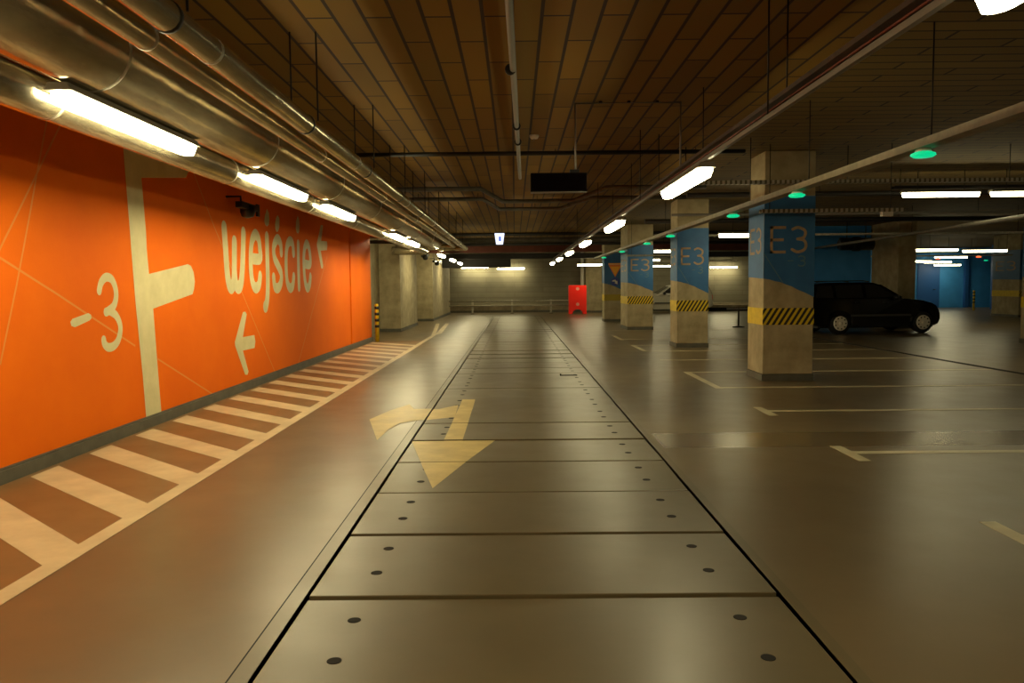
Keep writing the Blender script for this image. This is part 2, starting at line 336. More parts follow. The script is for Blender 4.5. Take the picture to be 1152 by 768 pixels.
def flat(name, pts, mat, parent, z=.0045):
    m = MB(); m.poly([(x,y,z) for x,y in pts]); return m.build(name, mat, parent)
def clip(pts, xc, keep_left):
    out = []; n = len(pts)
    for i in range(n):
        a, b = pts[i], pts[(i+1)%n]; ia = (a[0] < xc) == keep_left; ib = (b[0] < xc) == keep_left
        if ia: out.append(a)
        if ia != ib:
            t = (xc-a[0])/(b[0]-a[0]); out.append((xc, a[1]+t*(b[1]-a[1])))
    return out
flat('turning_arrow', clip(FLOOR_ARROW['turn'], -1.0, True), M['arrowpaint'], floor)

ce = MB(); ce.box(-9,33,-8,47,CEIL,CEIL+.3)
struct(ce.build('ceiling', M['ceiling']), 'dark ceiling of narrow tan boards laid in running bond', 'ceiling')

# walls
w = MB(); w.box(XW-.4,XW,-8,18.5,0,CEIL); w.box(XW-.4,XW-.06,18.5,18.64,0,CEIL); w.box(XW-.4,XW,18.64,21.2,0,CEIL)
wl = struct(w.build('wall_left', M['orange']), 'bright orange wall with big pale lettering and thin slanting lines', 'wall')
w = MB(); w.box(-9,-4.45,21.2,47,0,CEIL)
wlb = struct(w.build('wall_left', M['coltop']), 'bare concrete wall recessed beyond the end of the orange wall', 'wall')
w = MB(); w.box(-9,14.5,44,44.3,0,CEIL); w.box(-4.45,14.5,43.6,44,.12,.42,1)
wb = struct(w.build('wall_back', [M['boards'], M['concrete']]), 'far board-marked concrete wall behind the guard rail', 'wall')
w = MB(); w.box(14.5,33,45,45.3,0,CEIL)
wbb = struct(w.build('wall_back', M['bluewall']), 'far bright blue wall with a door, right of the dark car', 'wall')
w = MB(); w.box(8.6,12.2,26.9,27.1,0,CEIL)
struct(w.build('wall_right', M['bluewall']), 'blue wall directly behind the parked dark estate car', 'wall')
w = MB(); w.box(25.3,33,41.5,41.7,0,CEIL)
struct(w.build('wall_right', M['bluedoor']), 'darker blue wall end beside the far striped bollard', 'wall')
w = MB(); w.box(32.7,33,-8,47,0,CEIL); struct(w.build('wall_right', M['concrete']), 'far right concrete side wall, out of the picture', 'wall')
w = MB(); w.box(-9,33,-8.3,-8,0,CEIL); struct(w.build('wall_front', M['concrete']), 'concrete wall behind the viewer, out of the picture', 'wall')
b = MB(); b.box(XW,XW+.045,-8,21.2,0,.1); b.box(XW,XW+.03,-8,21.2,.1,.115)
struct(b.build('baseboard_left', M['plinth']), 'grey skirting along the foot of the orange wall', 'baseboard')
b = MB(); b.box(-4.45,14.5,43.56,43.6,0,.12); struct(b.build('baseboard_back', M['plinth']), 'dark skirting at the foot of the far concrete wall', 'baseboard')
# blue wall: door leaf, pilaster lines
d = MB(); d.box(23.1,24.35,44.93,45,0,2.75)
dr = struct(d.build('door_1', M['bluedoor']), 'dark blue metal door in the far blue wall', 'door')
h = MB(); h.tube([(24.1,44.93,1.05),(24.1,44.87,1.05),(23.95,44.87,1.05)],.02,8); h.build('door_handle', M['black'], dr)
p = MB(); p.box(25.75,25.95,44.8,45,0,CEIL); p.build('pilaster', M['bluedoor'], wbb)

# lettering on the orange wall (x, z lie in the wall; paint is 3 mm proud)
def on_wall(d=.003): return lambda y, z: (XW+d, y, z)
for k, nm in (('w','painted_letter_w'),('e','painted_letter_e'),('j','painted_letter_j'),('s','painted_letter_s'),('c','painted_letter_c'),('i','painted_letter_i'),('e2','painted_letter_e')):
    m = MB()
    for i, s in enumerate(WALL_STROKES[k]): m.ribbon(s, .19 if k in 'wj' else .17, on_wall(.003+.0005*i), cap0=k not in ('e','e2'))
    extra = {'j':'jdot','s':'sacute','i':'idot'}.get(k)
    if extra: m.poly([on_wall()(y,z) for y,z in WALL_POLYS[extra]])
    m.build(nm, M['cream'], wl)
m = MB()
for i, s in enumerate(WALL_THREE): m.ribbon(s, .085, on_wall(.003+.0005*i))
m.build('painted_digit_three', M['cream'], wl)
for k, nm in (('stem','painted_letter_f'),('minus','painted_minus'),('arrow1','painted_arrow'),('arrow2','painted_arrow')):
    m = MB(); m.poly([on_wall(.0035)(y,z) for y,z in WALL_POLYS[k]]); m.build(nm, M['cream'], wl)
for li, L in enumerate(WALL_LINES):
    m = MB()
    for (a, c) in zip(L, L[1:]):
        dx, dz = c[0]-a[0], c[1]-a[1]; q = math.hypot(dx,dz); nx, nz = -dz/q*.01, dx/q*.01
        f = on_wall(.0012+.0003*li); m.poly([f(a[0]+nx,a[1]+nz),f(c[0]+nx,c[1]+nz),f(c[0]-nx,c[1]-nz),f(a[0]-nx,a[1]-nz)])
    m.build('painted_hairline', M['thinline'], wl)

# ------------------------------------------------------------------ trench covers
PX0, PX1 = -.982, 1.218; pitch = .938; Y0 = 3.575
n = 0; k0 = -11
proto = None
def shade(nm): return nm
k = k0
while True:
    y = Y0 + pitch*k
    if y + pitch > 38.7: break
    L = PX1-PX0
    if proto is None:
        t = thing('trench_cover', '', 'trench cover')
        MB().box(0,L,0,pitch-.028,-.12,0).build('slab', M['plate'], t, bevel=.004)
        for hx in (.265, 1.955):
            for hy in (.3,.68):
                MB().lathe([(.029,.0),(.029,.0014),(.024,.0012),(.001,.0012)],(hx,hy,0),n=18).build('lifting_hole', M['trench'], t)
        proto = kids(t); o = t
    else: o = copy_tree(proto)
    o.location = (PX0, y+.008, -.001); o.rotation_euler.x = random.uniform(-.012,.012); o.location.z -= .5*pitch*math.sin(o.rotation_euler.x)
    i = k+1   # first cover whose near joint is in the frame
    if i < 0: lab, grp = 'grey concrete trench cover nearer than the bottom edge of the photo', 'trench covers behind the viewer'
    else:
        extra = {0:', cut by the bottom edge of the photo', 3:', with the painted arrow tip', 4:', with the wide arrow head'}.get(i,'')
        lab, grp = 'grey concrete trench cover, %s from the viewer%s' % (ordinal(i), extra), 'trench covers down the middle of the lane'
    o['label'] = lab; o['group'] = grp
    k += 1; n += 1
# straight arrow painted over the covers: each cover carries its piece
def clip_y(pts, yc, keep_low):
    q = clip([(b,a) for a,b in pts], yc, keep_low); return [(b,a) for a,b in q]
for o in [x for x in col.objects if x.name.startswith('trench_cover')]:
    ya = o.location.y; yb = ya + pitch-.016
    for key in ('arrow_shaft','arrow_head','turn'):
        pts = FLOOR_ARROW[key]
        if min(p[1] for p in pts) > yb or max(p[1] for p in pts) < ya: continue
        if key == 'turn': pts = clip(pts, PX0, False)
        pts = clip_y(clip_y(pts, ya, False), yb, True)
        if len(pts) < 3: continue
        m = MB(); m.poly([(x-o.location.x, yy-ya, .0015) for x, yy in pts]); m.build('arrow_paint', M['arrowpaint'], o)

# ------------------------------------------------------------------ columns
E_ST = [[(.3,2.28),(.11,2.28),(.11,1.92),(.3,1.92)],[(.11,2.1),(.27,2.1)]]
def straight(m, pts, w, f):
    for a, c in zip(pts, pts[1:]):
        dx, dz = c[0]-a[0], c[1]-a[1]; q = math.hypot(dx,dz); ux, uz = dx/q*w/2, dz/q*w/2; nx, nz = -uz, ux
        m.poly([f(a[0]-ux+nx,a[1]-uz+nz),f(c[0]+ux+nx,c[1]+uz+nz),f(c[0]+ux-nx,c[1]+uz-nz),f(a[0]-ux-nx,a[1]-uz-nz)])
def three_pts(u0, u1, z0, z1):
    w, h = u1-u0, z1-z0; P = lambda a, c: (u0+a*w, z0+c*h)
    return [[P(.05,.92),P(.4,1),P(.85,.9),P(.95,.75),P(.8,.58),P(.4,.53)],[P(.4,.53),P(.85,.47),P(1,.27),P(.85,.08),P(.4,0),P(.02,.1)]]
def column(x0, x1, y0, y1, label, text=True, paint=True, sides=True, parts=True):
    W, D = x1-x0, y1-y0
    t = thing('concrete_column', label, 'column', (x0,y0,0), group='painted concrete columns' if paint else None)
    MB().box(0,W,0,D,.1,CEIL).build('shaft', M['coltop'], t, bevel=.012)
    MB().box(-.012,W+.012,-.012,D+.012,0,.1).build('plinth', M['plinth'], t)
    if not paint: return t
    top = 2.74; s = W/.75
    bl = [(0,1.53),(.09,1.515),(.17,1.49),(.25,1.475),(.33,1.44),(.42,1.41),(.51,1.36),(.63,1.31),(.75,1.25)]
    m = MB(); g = .0035
    for a, c in zip(bl, bl[1:]):
        m.poly([(a[0]*s,-g,a[1]),(c[0]*s,-g,c[1]),(c[0]*s,-g,top),(a[0]*s,-g,top)])
    m.poly([(-g,0,1.53),(-g,D,1.56),(-g,D,top),(-g,0,top)]); m.poly([(W+g,0,1.25),(W+g,D,1.3),(W+g,D,top),(W+g,0,top)])
    m.build('blue_paint_field', M['bluepaint'], t)
    m = MB(); m.box(-.006,W+.006,-.007,-.0,.84,1.09); m.build('striped_band', M['hazard'], t)
    m = MB(); m.box(-.006,0,0,D,.84,1.09); m.box(W,W+.006,0,D,.84,1.09); m.build('yellow_band', M['yellow'], t)
    if text:
        f = lambda u, z: (u*s,-.006,z)
        m = MB()
        for st in E_ST: straight(m, st, .042, f)
        m.build('painted_letter_e', M['coltext'], t)
        m = MB()
        for i, st in enumerate(three_pts(.41,.62,1.92,2.28)): m.ribbon(st, .042, lambda u, z, i=i: (u*s,-.006-.0004*i,z))
        m.build('painted_digit_three', M['coltext'], t)
        m = MB(); straight(m, [(.36,1.79),(.43,1.79)], .014, f)
        for i, st in enumerate(three_pts(.51,.61,1.71,1.86)): m.ribbon(st, .02, lambda u, z, i=i: (u*s,-.006-.0004*i,z))
        m.build('painted_minus_three', M['dimtext'], t)
        m = MB(); straight(m, [(.0,1.9),(.28,1.475)], .012, lambda u, z: (u*s,-.0045,z)); m.build('painted_hairline', M['dimtext'], t)
        f2 = lambda u, z: (-.006, D-u*(D/.75), z)
        m = MB()
        for st in E_ST: straight(m, st, .042, f2)
        for i, st in enumerate(three_pts(.41,.62,1.92,2.28)): m.ribbon(st, .042, lambda u, z, i=i: (-.006-.0004*i, D-u*(D/.75), z))
        m.build('painted_side_lettering', M['coltext'], t)
    return t
column(3.7,4.45,11.65,12.4,'nearest square column, tan and blue with large E3 and striped band')
column(3.73,4.45,18.0,18.75,'second column back, with E3 and a striped band, red tail light beside it')
column(3.66,4.48,25.35,27.0,'third column back, a deeper pier with E3, between the second column and the one with traffic signs')
c4 = column(3.6,4.35,31.4,32.2,'fourth column back, carrying a yellow triangle and a round blue sign', text=False)
column(12.06,12.81,17.9,18.65,'dark column cut by the right edge of the photo')
column(20.4,21.2,31.7,33.5,'distant painted column near the right edge, beyond the dark car')
column(12.1,12.65,24.75,26.6,'unpainted concrete column directly behind the bonnet of the dark car', paint=False)
column(3.85,4.7,42.3,43.3,'pale concrete column beside the red barrier at the far wall', paint=False)
column(-4.44,-3.75,25.6,30.0,'nearest concrete pier on the left beyond the orange wall', paint=False)
column(-4.44,-3.5,33.4,42.2,'farthest long concrete pier on the left before the guard rail', paint=False)

# ------------------------------------------------------------------ fluorescent lamps
def lamp_proto(L, mat):
    t = thing('fluorescent_lamp', '', 'ceiling lamp')
    h = L/2; m = MB()
    m.prism([(-h,-.082,.018),(-h,.082,.018),(-h,.055,.065),(-h,-.055,.065)],(2*h,0,0)); m.build('housing', M['housing'], t, bevel=.008)
    m = MB()
    o = []
    for sx, a0 in ((1,-PI/2),(-1,PI/2)):
        for q in range(7):
            a = a0+PI*q/6; o.append((sx*(h-.07)+math.cos(a)*.066, math.sin(a)*.066))
    lo = [m.bm.verts.new((x*.985,y*.72,-.052)) for x,y in o]; mid = [m.bm.verts.new((x,y,0)) for x,y in o]; up = [m.bm.verts.new((x,y,.019)) for x,y in o]
    nn = len(o); m.bm.faces.new(lo)
    for A, B in ((lo,mid),(mid,up)):
        for q in range(nn): m.bm.faces.new((A[q],A[(q+1)%nn],B[(q+1)%nn],B[q]))
    m.build('diffuser', mat, t)
    return t
def put_lamps(L, items, group, rod_top, mat=M['lamp_bay']):
    """items: (x, y, z, rz, label)"""
    p = lamp_proto(L, mat); h = L/2
    for sx in (-.6,.6): MB().tube([(sx*h,0,.05),(sx*h,0,rod_top)], .006, 6).build('hanger', M['darksteel'], p)
    kids(p)
    for i, (x,y,z,rz,lab) in enumerate(items):
        o = p if i == 0 else copy_tree(p)
        o.location = (x,y,z); o.rotation_euler.z = rz; o['label'] = lab; o['group'] = group
H90 = PI/2
its = []
ys = [5.25,8.5,11.3,17.0,19.4,27.0,31.8,36.0]
for i, y in enumerate(ys): its.append((-2.54,y*1.015,2.548,H90,'lit fluorescent lamp under the foil duct by the orange wall, %s from the viewer' % ordinal(i) if i < 5 else 'lit fluorescent lamp on the left past the end of the ducts, %s of three' % ORD[i-5]))
for y in (2.0,-1.2,-4.4): its.append((-2.54,y*1.015,2.548,H90,'lit fluorescent lamp under the foil duct, behind the viewer'))
put_lamps(1.8, its, 'lamps along the orange wall', .066, M['lamp_left'])
its = []
ys = [1.85,7.42,12.6,17.75,22.8,27.9,33.0]
for i, y in enumerate(ys): its.append((1.6,y,2.4,H90,'lit fluorescent lamp on the long lane rail, ' + ('cut off by the top photo edge' if i == 0 else '%s fully visible from the viewer' % ordinal(i-1))))
its.append((1.6,-3.2,2.4,H90,'lit fluorescent lamp on the long rail, behind the viewer'))
put_lamps(1.75, its, 'lamps on the rail over the lane', .075, M['lamp'])
its = [(7.25,13.42,2.95,0,'long lit lamp high on the right, left one of the nearest pair'),(8.75,13.42,2.95,0,'lit lamp high on the right, cut by the right edge of the photo')]
put_lamps(1.32, its, 'lamps hung across the bays', .4)
its = [(5.1,16.75,2.5,0,'lit lamp just left of the nearest E3 column'),(5.05,24.25,2.5,0,'lit lamp just left of the second E3 column, uppermost there'),
 (5.3,32.6,2.5,0,'small far lamp between second and third column, upper of the left two'),(8.0,42.0,2.47,0,'small far lamp between second and third column, lower of the left two'),
 (8.6,38.6,2.52,0,'small far lamp touching the left side of the second column'),
 (13.55,25.35,2.5,0,'largest lit lamp above the bonnet of the dark car'),(15.85,26.5,2.5,0,'lit lamp right of the largest one above the dark car'),
 (22.9,42.5,2.55,0,'middle lamp of the low cluster above the far blue door'),(24.2,43.9,2.42,0,'lowest lamp of the cluster above the far blue door'),(20.5,39.5,2.52,.5,'slanting lamp at the left of the cluster above the far blue door'),
 (20.0,36.0,2.6,0,'short lit lamp left of the green light above the distant right column'),
]
put_lamps(1.5, its, 'lamps hung across the bays', .4)
its = [(-2.2,43.5,2.53,0,'lamp on the far wall, left one of the three'),(-.2,43.5,2.45,0,'lamp on the far wall, middle one, with the brightest patch below'),(3.9,39.4,2.5,0,'lamp in front of the pale column beside the red barrier'),
 (11.6,43.5,2.41,0,'lamp on the far wall between second and first E3 column'),
 (-3.65,22.6,2.965,0,'added unseen lamp behind the red brown beam past the orange wall'),]  # last one: hidden lamp added to brighten the left pier fronts
put_lamps(1.5, its, 'lamps near the far wall', .4, M['lamp_far'])
its = [(11.5,7.5,2.95,0,'unseen lamp added right of the view'),(11.5,1.5,2.95,0,'unseen lamp added right of and behind the viewer'),(17,13.4,2.95,0,'unseen lamp added far right of the view'),(6.5,-3.5,2.95,0,'unseen lamp added behind the viewer on the right')]  # out-of-view lamps added to light the bays
put_lamps(1.5, its, 'lamps hung across the bays', .4)

# rails, trays, conduits
def rods(parent, pts, z0, r=.006):
    for x, y in pts:
        MB().tube([(x,y,z0),(x,y,CEIL)], r, 6).build('hanger_rod', M['darksteel'], parent)
r = MB(); r.box(1.585,1.615,-7.5,36,2.475,2.505)
rail = tag(r.build('lamp_rail', M['conduit']), 'thin straight rail linking the lamps over the lane', 'lamp rail')
rods(rail, [(1.6,y) for y in (-2,5.0,10.0,15.0,20,25,30)], 2.5)
tr = MB(); tr.box(1.775,1.885,-7.5,36,2.69,2.7,0); tr.box(1.775,1.781,-7.5,36,2.7,2.72); tr.box(1.879,1.885,-7.5,36,2.7,2.72)
tray = tag(tr.build('cable_tray', M['rustdark']), 'long dark cable tray above the lamp rail over the lane', 'cable tray')
for x, z, rr, mm in ((1.795,2.716,.012,'black'),(1.822,2.716,.012,'rust'),(1.848,2.716,.012,'black'),(1.868,2.712,.009,'conduit'),(1.83,2.683,.008,'rust'),(1.856,2.68,.007,'conduit')):
    c = MB(); c.tube([(x,-7.5,z),(x,36,z)], rr, 6); c.build('cable', M[mm], tray)
rods(tray, [(x,y) for y in (-1.8,.6,3.0,5.5,7.9,10.3,12.7,15.1) for x in (1.89,)], 2.69)
tr = MB(); tr.box(3.04,3.17,-7.5,30,2.46,2.468); tr.box(3.04,3.046,-7.5,30,2.468,2.52); tr.box(3.164,3.17,-7.5,30,2.468,2.52)
gt = tag(tr.build('cable_tray', M['traysteel']), 'long bright steel tray carrying green bay lights on the right', 'cable tray')
c = MB(); c.tube([(3.08,-7.5,2.483),(3.08,30,2.483)], .012, 6); c.build('cable', M['rust'], gt)
c = MB(); c.tube([(3.12,-7.5,2.483),(3.12,30,2.483)], .012, 6); c.build('cable', M['white'], gt)
rods(gt, [(x,y) for y in (-1,2.5,6.03,8.5,10.6,16.5) for x in (3.173,)], 2.46)

def bay_light(mat):
    t = thing('bay_light', '', 'bay indicator light')
    MB().lathe([(.03,.035),(.05,.03),(.06,.012),(.04,.01)],(0,0,0),n=16).build('base', M['white'], t)
    MB().lathe([(.055,.01),(.085,-.002),(.09,-.015),(.07,-.03),(.02,-.036)],(0,0,0),n=16).build('lens', mat, t)
    return kids(t)
g = bay_light(M['green'])
GY = [6.0,8.65,11.15,15.6,18.35,22.6,27.2]
for i, y in enumerate(GY):
    o = g if i == 0 else copy_tree(g)
    o.location = (3.1,y,2.425); o['label'] = 'green light under the steel tray, %s from the viewer' % ordinal(i); o['group'] = 'green bay lights under the tray'
o = copy_tree(g); o.location = (21.3,35.5,2.425); o['label'] = 'lone green light at the far right near the distant column'
rl = bay_light(M['redled'])
for i, (x,y,z,lab) in enumerate([(16.6,30.8,2.38,'red light, left one above the far blue wall'),(16.3,27.6,2.34,'red light, right one above the far blue wall')]):
    o = rl if i == 0 else copy_tree(rl); o.location = (x,y,z); o['label'] = lab; o['group'] = 'red bay lights'

def xtray(x0, x1, y, z, label, mat='slots', w=.1, h=.05, rod=True):
    m = MB(); m.box(x0,x1,y-.004,y,z,z+h); m.box(x0,x1,y,y+w,z,z+.004); m.box(x0,x1,y+w-.004,y+w,z,z+h)
    o = tag(m.build('cable_tray', M[mat]), label, 'cable tray', 'trays across the bays')
    n = max(2, int((x1-x0)/2.2)+1)
    if rod: rods(o, [(x0+.15+(x1-x0-.3)*i/(n-1), y+w+.008) for i in range(n)], z)
    return o
xtray(2.3,9.5,11.15,2.86,'slotted grey tray crossing high in front of the nearest column')
bt = xtray(3.45,5.45,11.0,2.44,'short bright slotted strip crossing the nearest column below the tray')
MB().box(5.15,5.3,11.02,11.1,2.38,2.44).build('junction_box', M['white'], bt)
xtray(4.6,13,20,2.67,'long thin tray beyond the nearest column, above the dark car','galv')
xtray(12.8,19,30,2.44,'lit tray above the concrete column behind the dark car','galv')
xtray(3.45,5.4,24.0,2.33,'pale tray meeting the left side of the second column','galv')
xtray(4.6,9.5,33.5,2.44,'small far tray behind the second column','galv')
xtray(17,25,33.5,2.7,'far right tray rising beside the second pair of lamps','galv')
xtray(6.5,9.5,13.5,3.05,'tray directly above the nearest pair of lamps on the right','darksteel')

# foil clad ducts along the orange wall
def seam_bulge(path_y, r): pass
def duct(name, x, z, r, label, endy, n=24, side=-1):
    t = thing(name, label, 'duct', (x,0,z), group='foil clad ducts beside the orange wall')
    ys = []; y = -7.6
    path = [(0,-7.6,0),(0,endy-r*2.2,0)]
    for a in range(1,7):
        q = a/6*PI/2; path.append((side*(1-math.cos(q))*r*2.0, endy-r*2.2+math.sin(q)*r*2.0, 0))
    path.append((side*(r*2.0+.8), endy-r*.2, 0))
    MB().tube(path, r, n).build('duct_body', M['foil'], t)
    y = -6.9
    while y < endy-1:
        MB().lathe([(r*.99,0),(r+.002,.004),(r+.002,.03),(r*.99,.034)],(0,y,0),'y',n).build('joint_band', M['galv'], t)
        y += 2.9 if r > .1 else 3.7
    return t
dA = duct('foil_duct', -2.78, 2.59, .124, 'lowest foil clad pipe beside the lamps at the orange wall', 24.6, 20)
dB = duct('foil_duct', -2.5, 2.87, .245, 'thickest foil clad duct above the left lamps', 25.2, 28)
dC = duct('foil_duct', -1.94, 2.78, .068, 'thinner foil pipe between the thick duct and the outermost pipe', 25.6, 16)
dD = duct('foil_duct', -1.6, 2.71, .072, 'outermost foil pipe on the lane side of the ducts', 26.0, 16)
for d_, xs, zz in ((dD,(-.1,.1),.02),(dB,(-.26,.26),-.1)):
    for k in range(14):
        y = -5.9+2.4*k
        if y > 25: break
        for x in xs:
            if d_ is dB and x > 0: continue
            MB().tube([(x,y,zz),(x,y,CEIL-d_.location.z)], .007, 6).build('hanger_rod', M['darksteel'], d_)
        if d_ is dD: MB().lathe([(.073,-.015),(.078,-.015),(.078,.015),(.073,.015)],(0,y,0),'y',16).build('pipe_clamp', M['darksteel'], d_)

# pipes under the ceiling
def pipe(path, r, mat, label, n=10, clamps=None, name='ceiling_pipe', rodat=None, smooth_n=0):
    o = tag(MB().tube(path, r, n).build(name, M[mat]), label, 'pipe')
    for p in clamps or []:
        MB().lathe([(r*1.0,-.015),(r*1.7,-.015),(r*1.7,.015),(r,.015)],p,'y',12).build('clamp', M['darksteel'], o)
        MB().tube([p,(p[0],p[1],CEIL)], .008, 6).build('hanger_rod', M['darksteel'], o)
    if rodat: rods(o, rodat, path[0][2])
    return o
pipe([(-.03,-7.5,3.32),(-.02,5.3,3.32),(.11,13.7,3.32)], .028, 'conduit', 'grey pipe running lengthwise under the middle of the ceiling', clamps=[(-.02,6.9,3.32),(.06,10.3,3.32),(.04,9.3,3.32),(-.03,2,3.32)])
pipe([(-2.4,11.3,3.34),(3.3,11.3,3.34)], .032, 'blackpipe', 'black pipe crossing the ceiling in front of the hanging board', rodat=[(-1.5,11.3),(.6,11.3),(2.6,11.3)])
pipe([(-3.9,14.8,3.28),(-.62,14.8,3.28),(-.24,17.0,3.28),(1.3,17.0,3.28),(1.75,14.8,3.28),(3.6,14.8,3.28)], .045, 'greyduct', 'nearer grey pipe with a dog-leg bend behind the hanging board', rodat=[(-2,14.8),(-.7,14.8),(.5,17),(2.4,14.8)])
pipe([(-3.9,16.5,3.28),(-.65,16.5,3.28),(-.35,18.7,3.28),(1.1,18.7,3.28),(1.6,16.5,3.28),(3.6,16.5,3.28)], .045, 'greyduct', 'farther grey pipe with a dog-leg bend behind the hanging board', rodat=[(-2,16.5),(-.75,16.5),(.5,18.7),(2.4,16.5)])
pipe([(-4,28.6,3.34),(14,28.6,3.34)], .055, 'blackpipe', 'black pipe just above the wide grey cross duct at the back', rodat=[(-1,28.6),(6,28.6)])
pipe([(-4.4,30,3.2),(14,30,3.2)], .11, 'greyduct', 'wide grey duct crossing the far part of the ceiling', n=20, rodat=[(-2,30),(1,30),(7,30)])
pipe([(-4.4,29.6,3.03),(14,29.6,3.03)], .055, 'blackpipe', 'black pipe just below the wide grey cross duct at the back', rodat=[(-1.5,29.6),(5,29.6)])
pipe([(3.4,15.5,3.2),(14,15.5,3.2)], .05, 'blackpipe', 'black pipe crossing the ceiling behind the nearest column', rodat=[(6,15.5),(10,15.5)])
pipe([(3.4,20.5,3.1),(16,20.5,3.1)], .06, 'blackpipe', 'black pipe crossing the ceiling behind the second column', rodat=[(6,20.5),(10,20.5),(14,20.5)])
pipe([(3.4,17,2.95),(16,17,2.95)], .03, 'conduit', 'thin grey conduit crossing above the dark car', rodat=[(6,17),(10,17),(14,17)])
pipe([(10.3,27.0,2.65),(9.9,25,2.62),(7.8,12,2.44),(7.2,8.5,2.4)], .04, 'greyduct', 'dark pipe slanting across the bays above the dark car', rodat=[])
pipe([(2.9,26.5,2.42),(3.0,22.0,2.95)], .02, 'conduit', 'short slanting conduit near the third column') if False else None
b = MB(); b.box(-4.45,14.2,33,33.35,2.88,3.2); tag(b.build('steel_beam', M['rust']), 'red brown beam crossing below the far ceiling', 'beam')
rods(bpy.data.objects['steel_beam'], [(-2,33.2),(4,33.2),(10,33.2)], 3.1)
b = MB(); b.box(-4.45,-2.8,21.3,21.5,2.8,3.0); bb = tag(b.build('steel_beam', M['rust']), 'short red brown beam at the end of the orange wall', 'beam'); rods(bb, [(-3.6,21.4)], 2.95)
pipe([(-4.4,21.9,2.72),(-2.96,21.9,2.72)], .05, 'blackpipe', 'short black pipe under the red brown beam end on the left', rodat=[(-3.4,21.9)])
b = MB(); b.box(-4.45,14.2,36,36.5,2.72,2.95)
bb = tag(b.build('air_duct', M['blackpipe'], bevel=.02), 'flat black air duct across the back, above the far wall lamps', 'duct'); rods(bb, [(-2,36.2),(4,36.2),(10,36.2)], 2.9)
b = MB(); b.box(-4.4,-.18,38,38.7,2.38,2.98)
bb = tag(b.build('air_duct', M['blackpipe'], bevel=.02), 'boxy black duct end above the left far wall lamp', 'duct'); rods(bb, [(-3,38.3),(-.6,38.3)], 2.9)
f = thing('jet_fan', 'black cylindrical ventilation fan hanging in front of the blue wall', 'fan', (10.95,25.2,2.7))
MB().lathe([(.15,-.55),(.2,-.52),(.2,.52),(.15,.55)],(0,0,0),'x',20).build('fan_casing', M['black'], f)
MB().lathe([(.2,-.12),(.23,-.1),(.23,.1),(.2,.12)],(0,0,0),'x',20).build('mounting_ring', M['darksteel'], f)
for x in (-.3,.3): MB().tube([(x,0,.15),(x,0,.7)], .012, 6).build('hanger_rod', M['darksteel'], f)
def beams():
    pass

# hanging message board with its tube frame
t = thing('message_board', 'unlit dark message board hanging from a tube frame over the lane', 'sign', (.48,8.4,2.45))
MB().box(-.3,.3,0,.09,0,.2).build('board_case', M['matteblack'], t, bevel=.008)
MB().box(-.285,.285,-.002,0,.02,.18).build('display_face', plain('dark maroon display', srgb(5,1,2), .9, spec=.05), t)
MB().box(-.3,.3,-.01,.1,-.006,0).build('lower_edge', M['conduit'], t)
MB().box(.12,.22,.02,.08,.2,.235).build('mounting_block', M['black'], t)
m = MB(); m.tube([(.18,.045,.22),(.18,.045,.93),(1.3,.045,.93),(1.3,.045,.27)], .012, 8); m.build('tube_frame', M['conduit'], t)
for x in (.45,.75,1.05): MB().tube([(x,.045,.93),(x,.045,.95)], .02, 8).build('ceiling_clip', M['darksteel'], t)
# smoke detector
t = thing('smoke_detector', 'small white detector on the ceiling above the message board', 'detector', (.27,10.27,CEIL))
MB().lathe([(.06,0),(.06,-.02),(.045,-.045),(.02,-.05)],(0,0,0),n=18).build('detector_body', M['white'], t)
MB().lathe([(.012,-.05),(.012,-.058),(.004,-.06)],(0,0,0),n=10).build('sensor_tip', M['conduit'], t)
# lit exit sign
t = thing('exit_sign', 'small lit bluish white sign hanging far down the lane', 'sign', (-.375,20,2.52))
m = MB(); m.prism([(-.085,0,0),(.085,0,0),(.125,0,.28),(-.125,0,.28)],(0,.05,0)); m.build('lit_face', M['exitface'], t)
MB().box(-.13,.13,-.01,.06,.28,.31).build('sign_housing', M['conduit'], t)
m = MB(); m.box(-.02,.04,-.004,-.001,.08,.2); m.build('pictogram', M['exitmark'], t)
MB().tube([(0,.025,.3),(0,.025,.88)], .008, 6).build('hanger_rod', M['darksteel'], t)

# loudspeaker style black units by the orange wall
def camera_unit(x, y, z, rz, label):
    t = thing('surveillance_camera', label, 'camera', (x,y,z), rz, 'black cameras on the left')
    MB().box(-.05,.05,-.36,.36,-.035,.05).build('mounting_bar', M['black'], t, bevel=.01)
    MB().lathe([(.02,-.12),(.08,-.1),(.1,-.04),(.1,.04),(.07,.06)],(0,-.02,-.03),n=18).build('camera_dome', M['black'], t)
    MB().lathe([(.045,-.17),(.05,-.16),(.05,-.06)],(.0,.2,-.01),'y',14).build('camera_body', M['black'], t)
    MB().lathe([(.012,-.012),(.02,0),(.012,.012)],(.07,-.05,-.04),'x',10).build('lens', M['galv'], t)
    MB().box(.02,.045,.26,.36,-.1,.07).build('end_plate', M['black'], t)
    MB().tube([(0,-.28,.05),(0,-.28,.12),(-.2,-.28,.12)], .015, 8).build('wall_bracket', M['black'], t)
    return t
camera_unit(-3.7,10.95,2.58,0,'nearest black camera unit, against the orange wall above the letter j')
camera_unit(-3.3,29.0,2.6,.4,'middle black camera unit, in front of the left piers')
camera_unit(-3.1,31.4,2.46,-.3,'farthest black camera unit, beside the left piers')

